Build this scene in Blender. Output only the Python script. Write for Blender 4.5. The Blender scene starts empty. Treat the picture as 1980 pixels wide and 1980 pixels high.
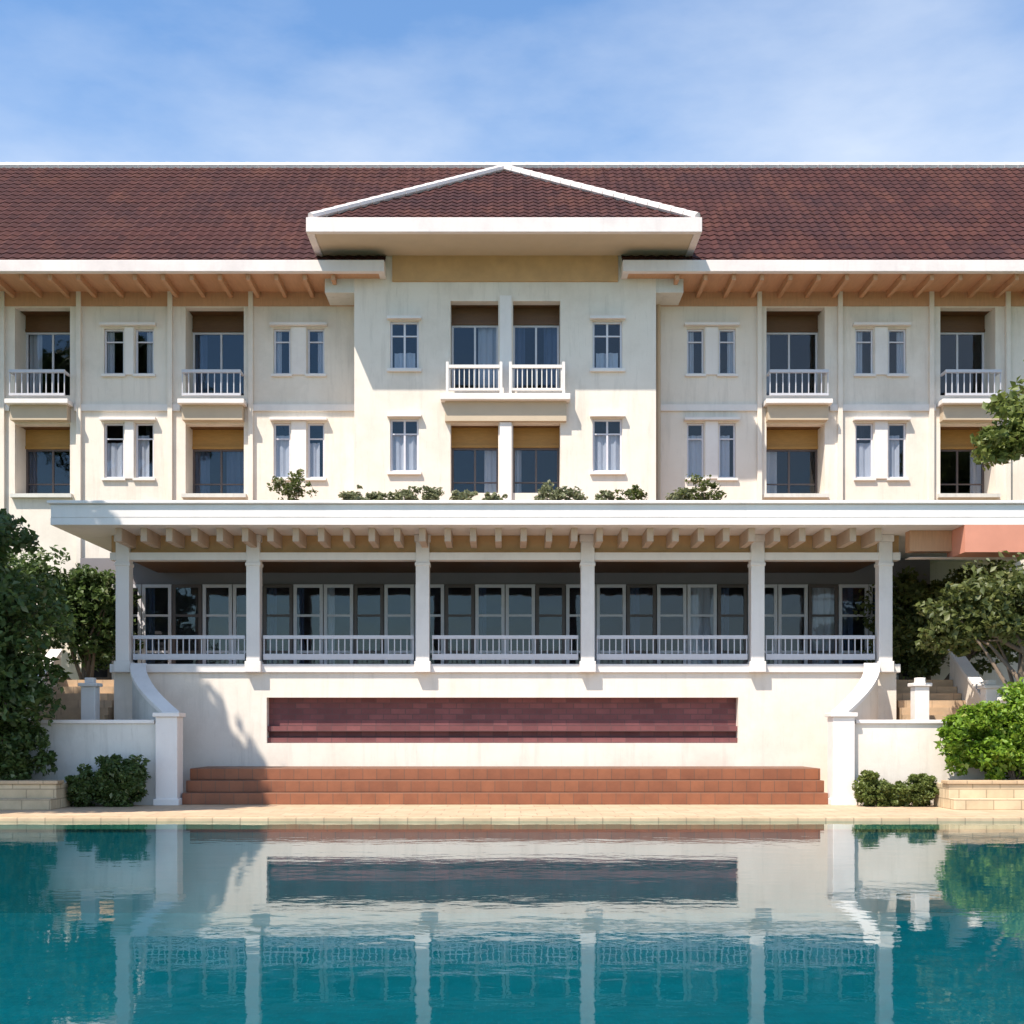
import bpy, math, random
import numpy as np
from mathutils import Vector
R = random.Random(11)
rad = math.radians
sc = bpy.context.scene
col = sc.collection
CAMY, CAMZ, F = -28.0, 1.6, 2296.0
def X(p, y): return (p-953.0)*(y-CAMY)/F          # measuring aids: photo column/row at a known depth -> metres
def Z(p, y): return CAMZ-(p-1376.0)*(y-CAMY)/F

# ------------------------------------------------------------------ materials
def new_mat(name):
    m = bpy.data.materials.new(name); m.use_nodes = True
    nt = m.node_tree; nt.nodes.clear()
    out = nt.nodes.new('ShaderNodeOutputMaterial')
    return m, nt, out
def N(nt, t, **kw):
    n = nt.nodes.new(t)
    for k, v in kw.items():
        if k in n.inputs: n.inputs[k].default_value = v
        else: setattr(n, k, v)
    return n
def ramp(nt, fac, stops):
    r = nt.nodes.new('ShaderNodeValToRGB')
    e = r.color_ramp.elements
    while len(e) < len(stops): e.new(0.5)
    for i, (p, c) in enumerate(stops):
        e[i].position = p; e[i].color = (*c, 1)
    nt.links.new(fac, r.inputs[0]); return r.outputs[0]
def noise(nt, vec, scale, detail=5, rough=.6, sx=1, sy=1, sz=1):
    mp = N(nt, 'ShaderNodeMapping'); mp.inputs['Scale'].default_value = (sx, sy, sz)
    nt.links.new(vec, mp.inputs['Vector'])
    n = N(nt, 'ShaderNodeTexNoise'); n.inputs['Scale'].default_value = scale
    n.inputs['Detail'].default_value = detail; n.inputs['Roughness'].default_value = rough
    nt.links.new(mp.outputs[0], n.inputs['Vector']); return n.outputs['Fac']
def mixc(nt, fac, a, b, mode='MIX'):
    m = N(nt, 'ShaderNodeMix'); m.data_type = 'RGBA'; m.blend_type = mode
    for i, v in ((0, fac), (6, a), (7, b)):
        if isinstance(v, (int, float)): m.inputs[i].default_value = v
        elif isinstance(v, tuple): m.inputs[i].default_value = (*v, 1)
        else: nt.links.new(v, m.inputs[i])
    return m.outputs[2]
def geo(nt): return nt.nodes.new('ShaderNodeNewGeometry')
def bump(nt, h, strength, dist, bsdf):
    b = N(nt, 'ShaderNodeBump'); b.inputs['Strength'].default_value = strength; b.inputs['Distance'].default_value = dist
    nt.links.new(h, b.inputs['Height']); nt.links.new(b.outputs[0], bsdf.inputs['Normal'])
def plaster(name, c, c2, rough=.85, streak=.5):
    m, nt, out = new_mat(name); g = geo(nt); P = g.outputs['Position']
    b = N(nt, 'ShaderNodeBsdfPrincipled'); b.inputs['Roughness'].default_value = rough
    f = noise(nt, P, .7, 6, .65)
    f2 = noise(nt, P, 3.0, 6, .7, 1.5, 1.5, .16)
    a = mixc(nt, ramp(nt, f, [(.35, (0,0,0)), (.7, (1,1,1))]), c, c2)
    a = mixc(nt, ramp(nt, f2, [(.52, (0,0,0)), (.8, (streak,)*3)]), a, tuple(v*.72 for v in c2))
    f3 = noise(nt, P, .35, 7, .75); f4 = noise(nt, P, 9.0, 5, .75, 1.6, 1.6, .12)
    a = mixc(nt, ramp(nt, f3, [(.50, (0,0,0)), (.72, (.45,.45,.45))]), a, tuple(v*.80 for v in c2))
    a = mixc(nt, ramp(nt, f4, [(.60, (0,0,0)), (.78, (streak*.8,)*3)]), a, (c2[0]*.55, c2[1]*.54, c2[2]*.50))
    nt.links.new(a, b.inputs['Base Color'])
    bump(nt, noise(nt, P, 22, 4), .25, .01, b)
    nt.links.new(b.outputs[0], out.inputs[0]); return m
def simple(name, c, rough=.5, var=.25, scale=6, metal=0, stretch=(1,1,1), bmp=.1):
    m, nt, out = new_mat(name); g = geo(nt); P = g.outputs['Position']
    b = N(nt, 'ShaderNodeBsdfPrincipled'); b.inputs['Roughness'].default_value = rough; b.inputs['Metallic'].default_value = metal
    f = noise(nt, P, scale, 5, .6, *stretch)
    a = mixc(nt, f, tuple(v*(1-var) for v in c), tuple(min(1, v*(1+var)) for v in c))
    nt.links.new(a, b.inputs['Base Color'])
    bump(nt, f, bmp, .01, b)
    nt.links.new(b.outputs[0], out.inputs[0]); return m
def tiles(name, c, c2, grout, bw, bh, rough=.5, vertical=False, mortar=.012):
    m, nt, out = new_mat(name); g = geo(nt); P = g.outputs['Position']
    b = N(nt, 'ShaderNodeBsdfPrincipled'); b.inputs['Roughness'].default_value = rough
    vec = P
    if vertical:
        s = N(nt, 'ShaderNodeSeparateXYZ'); nt.links.new(P, s.inputs[0])
        ad = N(nt, 'ShaderNodeMath', operation='ADD'); nt.links.new(s.outputs[0], ad.inputs[0]); nt.links.new(s.outputs[1], ad.inputs[1])
        cmb = N(nt, 'ShaderNodeCombineXYZ'); nt.links.new(ad.outputs[0], cmb.inputs[0]); nt.links.new(s.outputs[2], cmb.inputs[1]); vec = cmb.outputs[0]
    t = N(nt, 'ShaderNodeTexBrick'); nt.links.new(vec, t.inputs['Vector'])
    for k, v in (('Color1', c), ('Color2', c2), ('Mortar', grout)): t.inputs[k].default_value = (*v, 1)
    t.inputs['Scale'].default_value = 1; t.inputs['Brick Width'].default_value = bw; t.inputs['Row Height'].default_value = bh
    t.inputs['Mortar Size'].default_value = mortar
    f = noise(nt, P, 2.2, 6, .7)
    a = mixc(nt, ramp(nt, f, [(.3, (.55,.55,.55)), (.7, (1.1,1.1,1.1))]), (0,0,0), t.outputs['Color'], 'MIX')
    a = mixc(nt, .55, t.outputs['Color'], a)
    nt.links.new(a, b.inputs['Base Color'])
    bump(nt, t.outputs['Fac'], -.3, .01, b)
    nt.links.new(b.outputs[0], out.inputs[0]); return m
def leafmat(name, dark, light, warm):
    m, nt, out = new_mat(name); g = geo(nt)
    b = N(nt, 'ShaderNodeBsdfPrincipled'); b.inputs['Roughness'].default_value = .5
    cr = ramp(nt, g.outputs['Random Per Island'], [(0, dark), (.55, light), (.88, light), (1, warm)])
    f = noise(nt, g.outputs['Position'], 1.1, 3)
    a = mixc(nt, ramp(nt, f, [(.35, (0,0,0)), (.65, (.6,.6,.6))]), cr, dark)
    nt.links.new(a, b.inputs['Base Color'])
    tr = N(nt, 'ShaderNodeBsdfTranslucent'); nt.links.new(a, tr.inputs[0])
    mx = N(nt, 'ShaderNodeMixShader'); mx.inputs[0].default_value = .38
    nt.links.new(b.outputs[0], mx.inputs[1]); nt.links.new(tr.outputs[0], mx.inputs[2]); nt.links.new(mx.outputs[0], out.inputs[0]); return m
def glassmat():
    m, nt, out = new_mat('window_glass'); g = geo(nt)
    fr = N(nt, 'ShaderNodeFresnel')
    io = N(nt, 'ShaderNodeMapRange'); io.inputs['To Min'].default_value = 1.45; io.inputs['To Max'].default_value = 1/1.45
    nt.links.new(g.outputs['Backfacing'], io.inputs['Value']); nt.links.new(io.outputs[0], fr.inputs[0])
    t = N(nt, 'ShaderNodeBsdfTransparent'); t.inputs[0].default_value = (.80,.83,.87,1)
    gl = N(nt, 'ShaderNodeBsdfGlossy'); gl.inputs['Roughness'].default_value = .03; gl.inputs[0].default_value = (.9,.95,1,1)
    b = N(nt, 'ShaderNodeBump'); b.inputs['Strength'].default_value = .08; b.inputs['Distance'].default_value = .05
    nt.links.new(noise(nt, g.outputs['Position'], 1.5, 2), b.inputs['Height']); nt.links.new(b.outputs[0], gl.inputs['Normal'])
    mx = N(nt, 'ShaderNodeMixShader')
    nt.links.new(fr.outputs[0], mx.inputs[0]); nt.links.new(t.outputs[0], mx.inputs[1]); nt.links.new(gl.outputs[0], mx.inputs[2])
    nt.links.new(mx.outputs[0], out.inputs[0]); return m
def watermat():
    m, nt, out = new_mat('pool_water'); g = geo(nt); P = g.outputs['Position']
    h1 = noise(nt, P, 1.6, 3, .5, .8, 1.2, 1); h2 = noise(nt, P, 7.0, 3, .55)
    ad = N(nt, 'ShaderNodeMath', operation='MULTIPLY_ADD'); nt.links.new(h2, ad.inputs[0]); ad.inputs[1].default_value = .18; nt.links.new(h1, ad.inputs[2])
    b = N(nt, 'ShaderNodeBump'); b.inputs['Strength'].default_value = 1.0; b.inputs['Distance'].default_value = .0030
    nt.links.new(ad.outputs[0], b.inputs['Height'])
    fr = N(nt, 'ShaderNodeFresnel'); fr.inputs[0].default_value = 1.33; nt.links.new(b.outputs[0], fr.inputs['Normal'])
    t = N(nt, 'ShaderNodeBsdfTransparent'); t.inputs[0].default_value = (.30,.78,.84,1)
    gl = N(nt, 'ShaderNodeBsdfGlossy'); gl.inputs['Roughness'].default_value = .015; gl.inputs[0].default_value = (1,1,1,1)
    nt.links.new(b.outputs[0], gl.inputs['Normal'])
    mx = N(nt, 'ShaderNodeMixShader')
    nt.links.new(fr.outputs[0], mx.inputs[0]); nt.links.new(t.outputs[0], mx.inputs[1]); nt.links.new(gl.outputs[0], mx.inputs[2])
    nt.links.new(mx.outputs[0], out.inputs[0]); return m
def tilemat():
    m, nt, out = new_mat('clay_roof_tile'); g = geo(nt); P = g.outputs['Position']
    at = N(nt, 'ShaderNodeAttribute', attribute_name='tilevar')
    b = N(nt, 'ShaderNodeBsdfPrincipled'); b.inputs['Roughness'].default_value = .9; b.inputs['Specular IOR Level'].default_value = .25
    a = ramp(nt, at.outputs['Fac'], [(0, (.036,.0115,.0105)), (.5, (.050,.016,.014)), (1, (.070,.023,.019))])
    f = noise(nt, P, .35, 6, .7); f2 = noise(nt, P, 2.5, 5, .7)
    a = mixc(nt, ramp(nt, f, [(.4, (0,0,0)), (.68, (.55,.55,.55))]), a, (.030,.014,.018))
    f5 = noise(nt, P, .9, 6, .75, 1, .5, .5); a = mixc(nt, ramp(nt, f5, [(.5, (0,0,0)), (.66, (.6,.6,.6))]), a, (.095,.034,.022))
    a = mixc(nt, ramp(nt, f2, [(.55, (0,0,0)), (.8, (.4,.4,.4))]), a, (.080,.038,.028))
    nt.links.new(a, b.inputs['Base Color'])
    bump(nt, noise(nt, P, 15, 3), .2, .01, b)
    nt.links.new(b.outputs[0], out.inputs[0]); return m

M = dict(
 wall=plaster('cream_render', (.76,.685,.605), (.70,.62,.535), streak=.65),
 white=plaster('white_paint', (.77,.72,.685), (.71,.655,.625), .6, .25),
 trim=plaster('pink_white_trim', (.74,.66,.63), (.66,.58,.56), .6, .3),
 stone=plaster('grey_and_shaded_plaster', (.66,.64,.60), (.55,.53,.49), .9, .7),  # grey sills and cheeks; also the left stair walls, shade put into the colour
 raft=simple('rafter_paint', (.48,.36,.27), .7, .2, 3),
 warmshade=simple('warm_shade_plaster', (.50,.30,.14), .7, .25, 2.5),  # plaster with warm shade and bounced light put into its colour
 litwood=simple('bounce_lit_timber', (.38,.21,.055), .55, .3, 5, stretch=(1,1,6)),  # transom timber with warm bounced light put into its colour
 paving=tiles('bounce_paving', (.36,.22,.14), (.42,.27,.17), (.22,.15,.10), .4, .4, .8),  # warm tone chosen to bounce light onto the upper walls
 salmon=simple('salmon_paint', (.58,.24,.16), .8, .15, 2),
 wood=simple('stained_timber', (.13,.058,.020), .55, .35, 5, stretch=(1,1,6)),
 soffit=simple('soffit_boards', (.50,.27,.15), .6, .2, 3, stretch=(8,1,1)),
 beige=simple('beige_paint', (.50,.40,.29), .7, .12, 2),
 frame=simple('window_frame_paint', (.62,.60,.64), .4, .1, 8),
 dframe=simple('dark_frame', (.10,.075,.07), .45, .2, 8),
 rail=simple('railing_paint', (.52,.51,.55), .4, .1, 8),
 curtain=simple('curtain_cloth', (.72,.68,.67), .9, .15, 9, stretch=(6,6,.3)),
 bluec=simple('blue_grey_curtain', (.10,.13,.20), .9, .25, 9, stretch=(6,6,.3)),
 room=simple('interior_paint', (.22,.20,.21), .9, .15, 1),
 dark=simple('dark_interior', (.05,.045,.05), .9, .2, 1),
 terra=tiles('terracotta_tile', (.235,.078,.034), (.29,.102,.044), (.17,.075,.042), .30, .25, .6, True, .01),
 terratop=tiles('terracotta_paving', (.38,.15,.08), (.44,.18,.10), (.26,.14,.09), .3, .3, .6),
 brick=tiles('maroon_brick', (.135,.040,.042), (.22,.072,.070), (.12,.052,.052), .34, .13, .7, True, .012),
 deck=tiles('sandstone_paving', (.50,.35,.22), (.57,.41,.27), (.38,.27,.18), .6, .6, .7),
 coping=tiles('sandstone_edge', (.50,.35,.21), (.56,.40,.25), (.34,.24,.15), .5, 1.2, .6),
 sand=tiles('sandstone_block', (.56,.43,.27), (.63,.49,.32), (.36,.27,.17), .55, .2, .8, True, .012),
 pool=tiles('pool_mosaic', (.005,.135,.165), (.007,.155,.185), (.015,.19,.22), .15, .15, .35, False, .006),
 lawn=simple('lawn_green', (.055,.10,.03), .95, .4, 2.5),
 soil=simple('soil_brown', (.075,.04,.022), .95, .4, 6, bmp=.6),
 pot=simple('terracotta_pot', (.33,.15,.09), .8, .2, 9),
 bark=simple('tree_bark', (.14,.10,.07), .9, .4, 7, stretch=(3,3,.6), bmp=.8),
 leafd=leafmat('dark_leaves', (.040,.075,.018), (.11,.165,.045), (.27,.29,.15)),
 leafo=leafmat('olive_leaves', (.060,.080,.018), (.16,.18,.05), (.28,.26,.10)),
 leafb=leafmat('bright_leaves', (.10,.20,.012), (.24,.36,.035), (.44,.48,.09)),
 leafh=leafmat('hedge_leaves', (.09,.12,.025), (.18,.22,.05), (.30,.32,.11)),
 leafs=leafmat('grey_green_leaves', (.14,.155,.08), (.27,.28,.15), (.42,.40,.24)),
 glass=glassmat(), water=watermat(), tile=tilemat(),
 metal=simple('grey_metal', (.30,.30,.31), .4, .2, 10, metal=.6),
)

# ------------------------------------------------------------------ mesh helpers
ORG = {}
class MB:
    def __init__(s): s.v = []; s.f = []; s.a = None
    def quad(s, *p):
        b = len(s.v); s.v += [tuple(q) for q in p]; s.f.append(tuple(range(b, b+len(p)))); return s
    def box(s, x0, x1, y0, y1, z0, z1):
        if x0 > x1: x0, x1 = x1, x0
        if y0 > y1: y0, y1 = y1, y0
        b = len(s.v)
        s.v += [(x0,y0,z0),(x1,y0,z0),(x1,y1,z0),(x0,y1,z0),(x0,y0,z1),(x1,y0,z1),(x1,y1,z1),(x0,y1,z1)]
        s.f += [tuple(b+i for i in q) for q in ((0,3,2,1),(4,5,6,7),(0,1,5,4),(1,2,6,5),(2,3,7,6),(3,0,4,7))]
        return s
    def prism(s, poly, z0, z1):      # poly: list of xy; z0,z1 numbers or per-vertex lists
        n = len(poly); b = len(s.v)
        lo = z0 if isinstance(z0, list) else [z0]*n; hi = z1 if isinstance(z1, list) else [z1]*n
        s.v += [(p[0], p[1], lo[i]) for i, p in enumerate(poly)] + [(p[0], p[1], hi[i]) for i, p in enumerate(poly)]
        s.f.append(tuple(b+i for i in reversed(range(n)))); s.f.append(tuple(b+n+i for i in range(n)))
        for i in range(n): j = (i+1) % n; s.f.append((b+i, b+j, b+n+j, b+n+i))
        return s
    def tube(s, pts, rs, k=8):
        b = len(s.v); n = len(pts)
        for i, p in enumerate(pts):
            p = Vector(p); d = (Vector(pts[min(i+1, n-1)])-Vector(pts[max(i-1, 0)])).normalized()
            u = d.cross(Vector((0,1,0)) if abs(d.y) < .9 else Vector((1,0,0))).normalized(); w = d.cross(u)
            for j in range(k):
                a = 2*math.pi*j/k; s.v.append(tuple(p+(u*math.cos(a)+w*math.sin(a))*rs[i]))
        for i in range(n-1):
            for j in range(k): s.f.append((b+i*k+j, b+i*k+(j+1)%k, b+(i+1)*k+(j+1)%k, b+(i+1)*k+j))
        s.f.append(tuple(b+j for j in range(k))); s.f.append(tuple(b+(n-1)*k+j for j in reversed(range(k))))
        return s
    def lathe(s, cx, cy, prof, k=20):
        b = len(s.v); n = len(prof)
        for r, z in prof:
            for j in range(k): a = 2*math.pi*j/k; s.v.append((cx+r*math.cos(a), cy+r*math.sin(a), z))
        for i in range(n-1):
            for j in range(k): s.f.append((b+i*k+j, b+i*k+(j+1)%k, b+(i+1)*k+(j+1)%k, b+(i+1)*k+j))
        s.f.append(tuple(b+j for j in reversed(range(k)))); s.f.append(tuple(b+(n-1)*k+j for j in range(k)))
        return s
    def build(s, name, mat, parent=None, smooth=False, bevel=0):
        me = bpy.data.meshes.new(name)
        o0 = ORG.get(parent.name, (0,0,0)) if parent else (0,0,0)
        me.from_pydata([(v[0]-o0[0], v[1]-o0[1], v[2]-o0[2]) for v in s.v], [], s.f)
        if s.a is not None:
            at = me.attributes.new('tilevar', 'FLOAT', 'FACE'); at.data.foreach_set('value', s.a)
        me.materials.append(M[mat]); me.update()
        if smooth:
            me.polygons.foreach_set('use_smooth', [True]*len(me.polygons))
        o = bpy.data.objects.new(name, me); col.objects.link(o)
        if parent: o.parent = parent
        ORG[o.name] = o0 if parent else (0,0,0)
        if bevel:
            bv = o.modifiers.new('bevel', 'BEVEL'); bv.width = bevel; bv.segments = 2; bv.limit_method = 'ANGLE'
        return o
def thing(name, label, cat, loc=(0,0,0), group=None):
    o = bpy.data.objects.new(name, None); col.objects.link(o); o.location = loc
    ORG[o.name] = loc; o['label'] = label; o['category'] = cat
    if group: o['group'] = group
    return o
def tag(o, label, cat, group=None):
    o['label'] = label; o['category'] = cat
    if group: o['group'] = group
    return o
def struct(o, kind='structure'): o['kind'] = kind; return o
def B(*a): return MB().box(*a)

def holed(mb, x0, x1, z0, z1, y, t, holes):
    """wall panel facing -y at y, thickness t, with rectangular openings"""
    xs = sorted({x0, x1, *[h[0] for h in holes], *[h[1] for h in holes]})
    zs = sorted({z0, z1, *[h[2] for h in holes], *[h[3] for h in holes]})
    def solid(i, j):
        if i < 0 or j < 0 or i >= len(xs)-1 or j >= len(zs)-1: return False
        cx = (xs[i]+xs[i+1])/2; cz = (zs[j]+zs[j+1])/2
        return not any(h[0] < cx < h[1] and h[2] < cz < h[3] for h in holes)
    for i in range(len(xs)-1):
        for j in range(len(zs)-1):
            if not solid(i, j): continue
            a, b, c, d = xs[i], xs[i+1], zs[j], zs[j+1]; y2 = y+t
            mb.quad((a,y,c),(b,y,c),(b,y,d),(a,y,d)); mb.quad((b,y2,c),(a,y2,c),(a,y2,d),(b,y2,d))
            if not solid(i-1, j): mb.quad((a,y2,c),(a,y,c),(a,y,d),(a,y2,d))
            if not solid(i+1, j): mb.quad((b,y,c),(b,y2,c),(b,y2,d),(b,y,d))
            if not solid(i, j-1): mb.quad((a,y2,c),(b,y2,c),(b,y,c),(a,y,c))
            if not solid(i, j+1): mb.quad((a,y,d),(b,y,d),(b,y2,d),(a,y2,d))
    return mb

# ------------------------------------------------------------------ foliage
def crown(name, mat, parent, blobs, leaf, seed, dens=1.0, droop=.2):
    """blobs: (cx,cy,cz, rx,ry,rz, clumps, leaves per clump). Thousands of small folded leaves in loose clumps."""
    g = np.random.default_rng(seed); C = []; 
    for (cx,cy,cz,rx,ry,rz,nc,nl) in blobs:
        nc = int(nc*2.4)
        d = g.normal(size=(nc,3)); d /= np.linalg.norm(d, axis=1)[:,None]
        rr = g.uniform(.12, 1.0, nc)**.5*g.uniform(.85, 1.12, nc)
        cen = d*rr[:,None]*np.array([rx,ry,rz])+np.array([cx,cy,cz])
        cr = g.uniform(.16, .42, nc)*((rx+ry+rz)/3)
        k = int(nl*dens)
        p = g.normal(size=(nc,k,3)); p /= np.linalg.norm(p, axis=2)[:,:,None]
        p *= (g.uniform(.2, 1, (nc,k,1))**.5)*cr[:,None,None]*np.array([1.15,1.15,.75])
        C.append((p+cen[:,None,:]).reshape(-1,3))
    P = np.concatenate(C); n = len(P)
    o0 = np.array(ORG.get(parent.name, (0,0,0)) if parent else (0,0,0)); P = P-o0
    up = g.normal(size=(n,3))*.75+np.array([0,0,.8]); up /= np.linalg.norm(up, axis=1)[:,None]
    t = g.normal(size=(n,3)); t[:,2] -= droop; t -= (t*up).sum(1)[:,None]*up; t /= np.linalg.norm(t, axis=1)[:,None]
    s = np.cross(up, t); L = leaf*g.uniform(.45, 1.3, n)[:,None]; W = L*.30
    v = np.stack([P-t*L*.5, P-t*L*.05+s*W+up*L*.10, P+t*L*.5-up*L*.08, P-t*L*.05-s*W+up*L*.10], 1).reshape(-1,3)
    base = (np.arange(n)*4)[:,None]
    tri = np.concatenate([base+[0,1,2], base+[0,2,3]], 1).reshape(-1)
    me = bpy.data.meshes.new(name); me.vertices.add(n*4); me.vertices.foreach_set('co', v.reshape(-1))
    me.loops.add(n*6); me.loops.foreach_set('vertex_index', tri.astype(np.int32))
    me.polygons.add(n*2); me.polygons.foreach_set('loop_start', (np.arange(n*2)*3).astype(np.int32)); me.polygons.foreach_set('loop_total', np.full(n*2, 3, np.int32))
    me.update(calc_edges=True); me.validate(); me.materials.append(M[mat])
    o = bpy.data.objects.new(name, me); col.objects.link(o)
    if parent: o.parent = parent
    ORG[o.name] = tuple(o0); return o
def trunk(parent, base, top, r, limbs, seed):
    g = random.Random(seed); mb = MB(); b = Vector(base); t = Vector(top)
    pts = [b+(t-b)*k/5+Vector((g.uniform(-.08,.08), g.uniform(-.08,.08), 0))*(k > 0) for k in range(6)]
    mb.tube(pts, [r*(1.35 if k == 0 else 1-.12*k) for k in range(6)], 10)
    for e in limbs:
        s = pts[g.choice([3,4,5])]; e = Vector(e); m = (s+e)/2+Vector((g.uniform(-.15,.15), g.uniform(-.15,.15), .15))
        mb.tube([s, m, e], [r*.45, r*.28, r*.08], 6)
    return mb.build('trunk', 'bark', parent, True)
def tree(name, label, cat, base, top, r, blobs, mat, leaf, seed, group=None, dens=1.0):
    t = thing(name, label, cat, base, group)
    g = random.Random(seed); limbs = []
    for b in blobs:
        for _ in range(4):
            limbs.append((b[0]+g.uniform(-.6,.6)*b[3], b[1]+g.uniform(-.6,.6)*b[4], b[2]+g.uniform(-.5,.6)*b[5]))
    trunk(t, base, top, r, limbs, seed)
    crown('crown' , mat, t, blobs, leaf, seed, dens); return t

# ------------------------------------------------------------------ ground, pool, deck
PX0, PX1, PY0, PY1 = -19.0, 19.0, -25.5, -6.15
g_ = MB(); E = 600
for a in ((-E,-E,E,PY0), (-E,PY1,E,E), (-E,PY0,PX0,PY1), (PX1,PY0,E,PY1)):
    g_.quad((a[0],a[1],-.01),(a[2],a[1],-.01),(a[2],a[3],-.01),(a[0],a[3],-.01))
struct(g_.build('ground', 'lawn'))
d_ = MB(); 
c = .4
for a in ((-21,-31,21,PY0-c), (-21,PY1+c,21,-.02), (-21,PY0-c,PX0-c,PY1+c), (PX1+c,PY0-c,21,PY1+c)):
    d_.box(a[0],a[2],a[1],a[3],-.008,.004)
struct(d_.build('pool_deck', 'deck'))
k_ = MB()
k_.box(PX0-c,PX1+c,PY1-.03,PY1+c,-.20,.016); k_.box(PX0-c,PX1+c,PY0-c,PY0+.03,-.20,.016)
k_.box(PX0-c,PX0+.03,PY0+.03,PY1-.03,-.20,.016); k_.box(PX1-.03,PX1+c,PY0+.03,PY1-.03,-.20,.016)
struct(k_.build('pool_coping', 'coping', bevel=.012))
bs = MB(); zb = -1.7
bs.quad((PX0,PY0,zb),(PX1,PY0,zb),(PX1,PY1,zb),(PX0,PY1,zb))
for (a, b) in (((PX0,PY0),(PX1,PY0)), ((PX1,PY0),(PX1,PY1)), ((PX1,PY1),(PX0,PY1)), ((PX0,PY1),(PX0,PY0))):
    bs.quad((*a,zb),(*b,zb),(*b,-.1),(*a,-.1))
struct(bs.build('pool_basin', 'pool'))
w_ = MB(); w_.quad((PX0+.001,PY0+.001,-.045),(PX1-.001,PY0+.001,-.045),(PX1-.001,PY1-.001,-.045),(PX0+.001,PY1-.001,-.045))
struct(w_.build('water', 'water'))

# ------------------------------------------------------------------ hotel
H = thing('hotel_building', 'long cream hotel with red tiled roofs and a columned veranda facing the pool', 'hotel', (0,0,0))
YF, YC = 4.3, 3.3          # wing wall plane, centre bay plane
XW = 19.5
EZ = Z(512, 2.9)           # underside of wing eave fascia
# loggia (tall) openings & narrow windows as photo columns/rows
loggias, narrow = [], []
for (a, b) in ((28,132), (350,460), (1446,1556), (1774,1878)):
    loggias.append((X(a,YF), X(b,YF)))
for s in (-1, 1): loggias.append(tuple(sorted((X(953+s*1145,YF), X(953+s*1250,YF)))))
for (a, b) in ((196,234), (255,290), (516,548), (580,612), (1296,1328), (1356,1388), (1614,1648), (1676,1710)):
    narrow.append((X(a,YF), X(b,YF)))
for s in (-1, 1):
    for (a, b) in ((990,1024), (1050,1084)): narrow.append(tuple(sorted((X(953+s*a,YF), X(953+s*b,YF)))))
LU = (Z(746,YF), Z(580,YF)); LL = (Z(932,YF), Z(800,YF))
NU = (Z(706,YF), Z(620,YF)); NL = (Z(902,YF), Z(798,YF))
FR = Z(540, YF)            # wall top at the soffit
holesW = [(a,b,*LU) for a, b in loggias]+[(a,b,*LL) for a, b in loggias]+[(a,b,*NU) for a, b in narrow]+[(a,b,*NL) for a, b in narrow]
CX = 3.88
for (x0, x1) in ((-XW,-CX), (CX,XW)):
    mb = MB(); holed(mb, x0, x1, 0, FR+.5, YF, .3, [h for h in holesW if h[0] >= x0 and h[1] <= x1])
    mb.build('wing_wall', 'wall', H)
# centre bay
cd = [(X(850,YC), X(940,YC)), (X(968,YC), X(1057,YC))]; cw = [(X(736,YC), X(790,YC)), (X(1118,YC), X(1174,YC))]
CU = (Z(736,YC), Z(568,YC)); CL = (Z(930,YC), Z(798,YC)); WU = (Z(696,YC), Z(606,YC)); WL = (Z(890,YC), Z(790,YC))
holesC = [(a,b,*CU) for a, b in cd]+[(a,b,*CL) for a, b in cd]+[(a,b,*WU) for a, b in cw]+[(a,b,*WL) for a, b in cw]
mb = MB(); CT = Z(452, YC)+.45
holed(mb, -CX, CX, 5.9, CT, YC, .3, holesC)
for s in (-1, 1): mb.box(s*CX, s*(CX-.3), YC+.302, YF+.4, 5.9, CT-.002)
mb.build('bay_wall', 'wall', H)
fz = Z(532, YC)
mb = MB(); mb.box(-2.9, 2.9, YC-.06, YC-.002, fz, CT-.2); 
mb.build('bay_shade_panel', 'warmshade', H)  # added panel: warm shade on the bay wall top, painted as colour
# interiors
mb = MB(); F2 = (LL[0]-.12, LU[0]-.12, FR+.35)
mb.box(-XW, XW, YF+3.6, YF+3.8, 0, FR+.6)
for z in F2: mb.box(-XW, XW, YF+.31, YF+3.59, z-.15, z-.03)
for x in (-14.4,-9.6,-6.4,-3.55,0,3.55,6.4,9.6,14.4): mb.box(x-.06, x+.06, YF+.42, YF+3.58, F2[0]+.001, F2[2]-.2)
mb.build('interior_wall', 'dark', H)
mb = MB(); mb.box(-XW, XW, YF+9, YF+9.3, 0, 13.3)
for s in (-1, 1): mb.box(s*XW, s*(XW-.3), YF+.302, YF+8.99, 0, FR+.4)
mb.build('rear_wall', 'wall', H)

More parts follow.
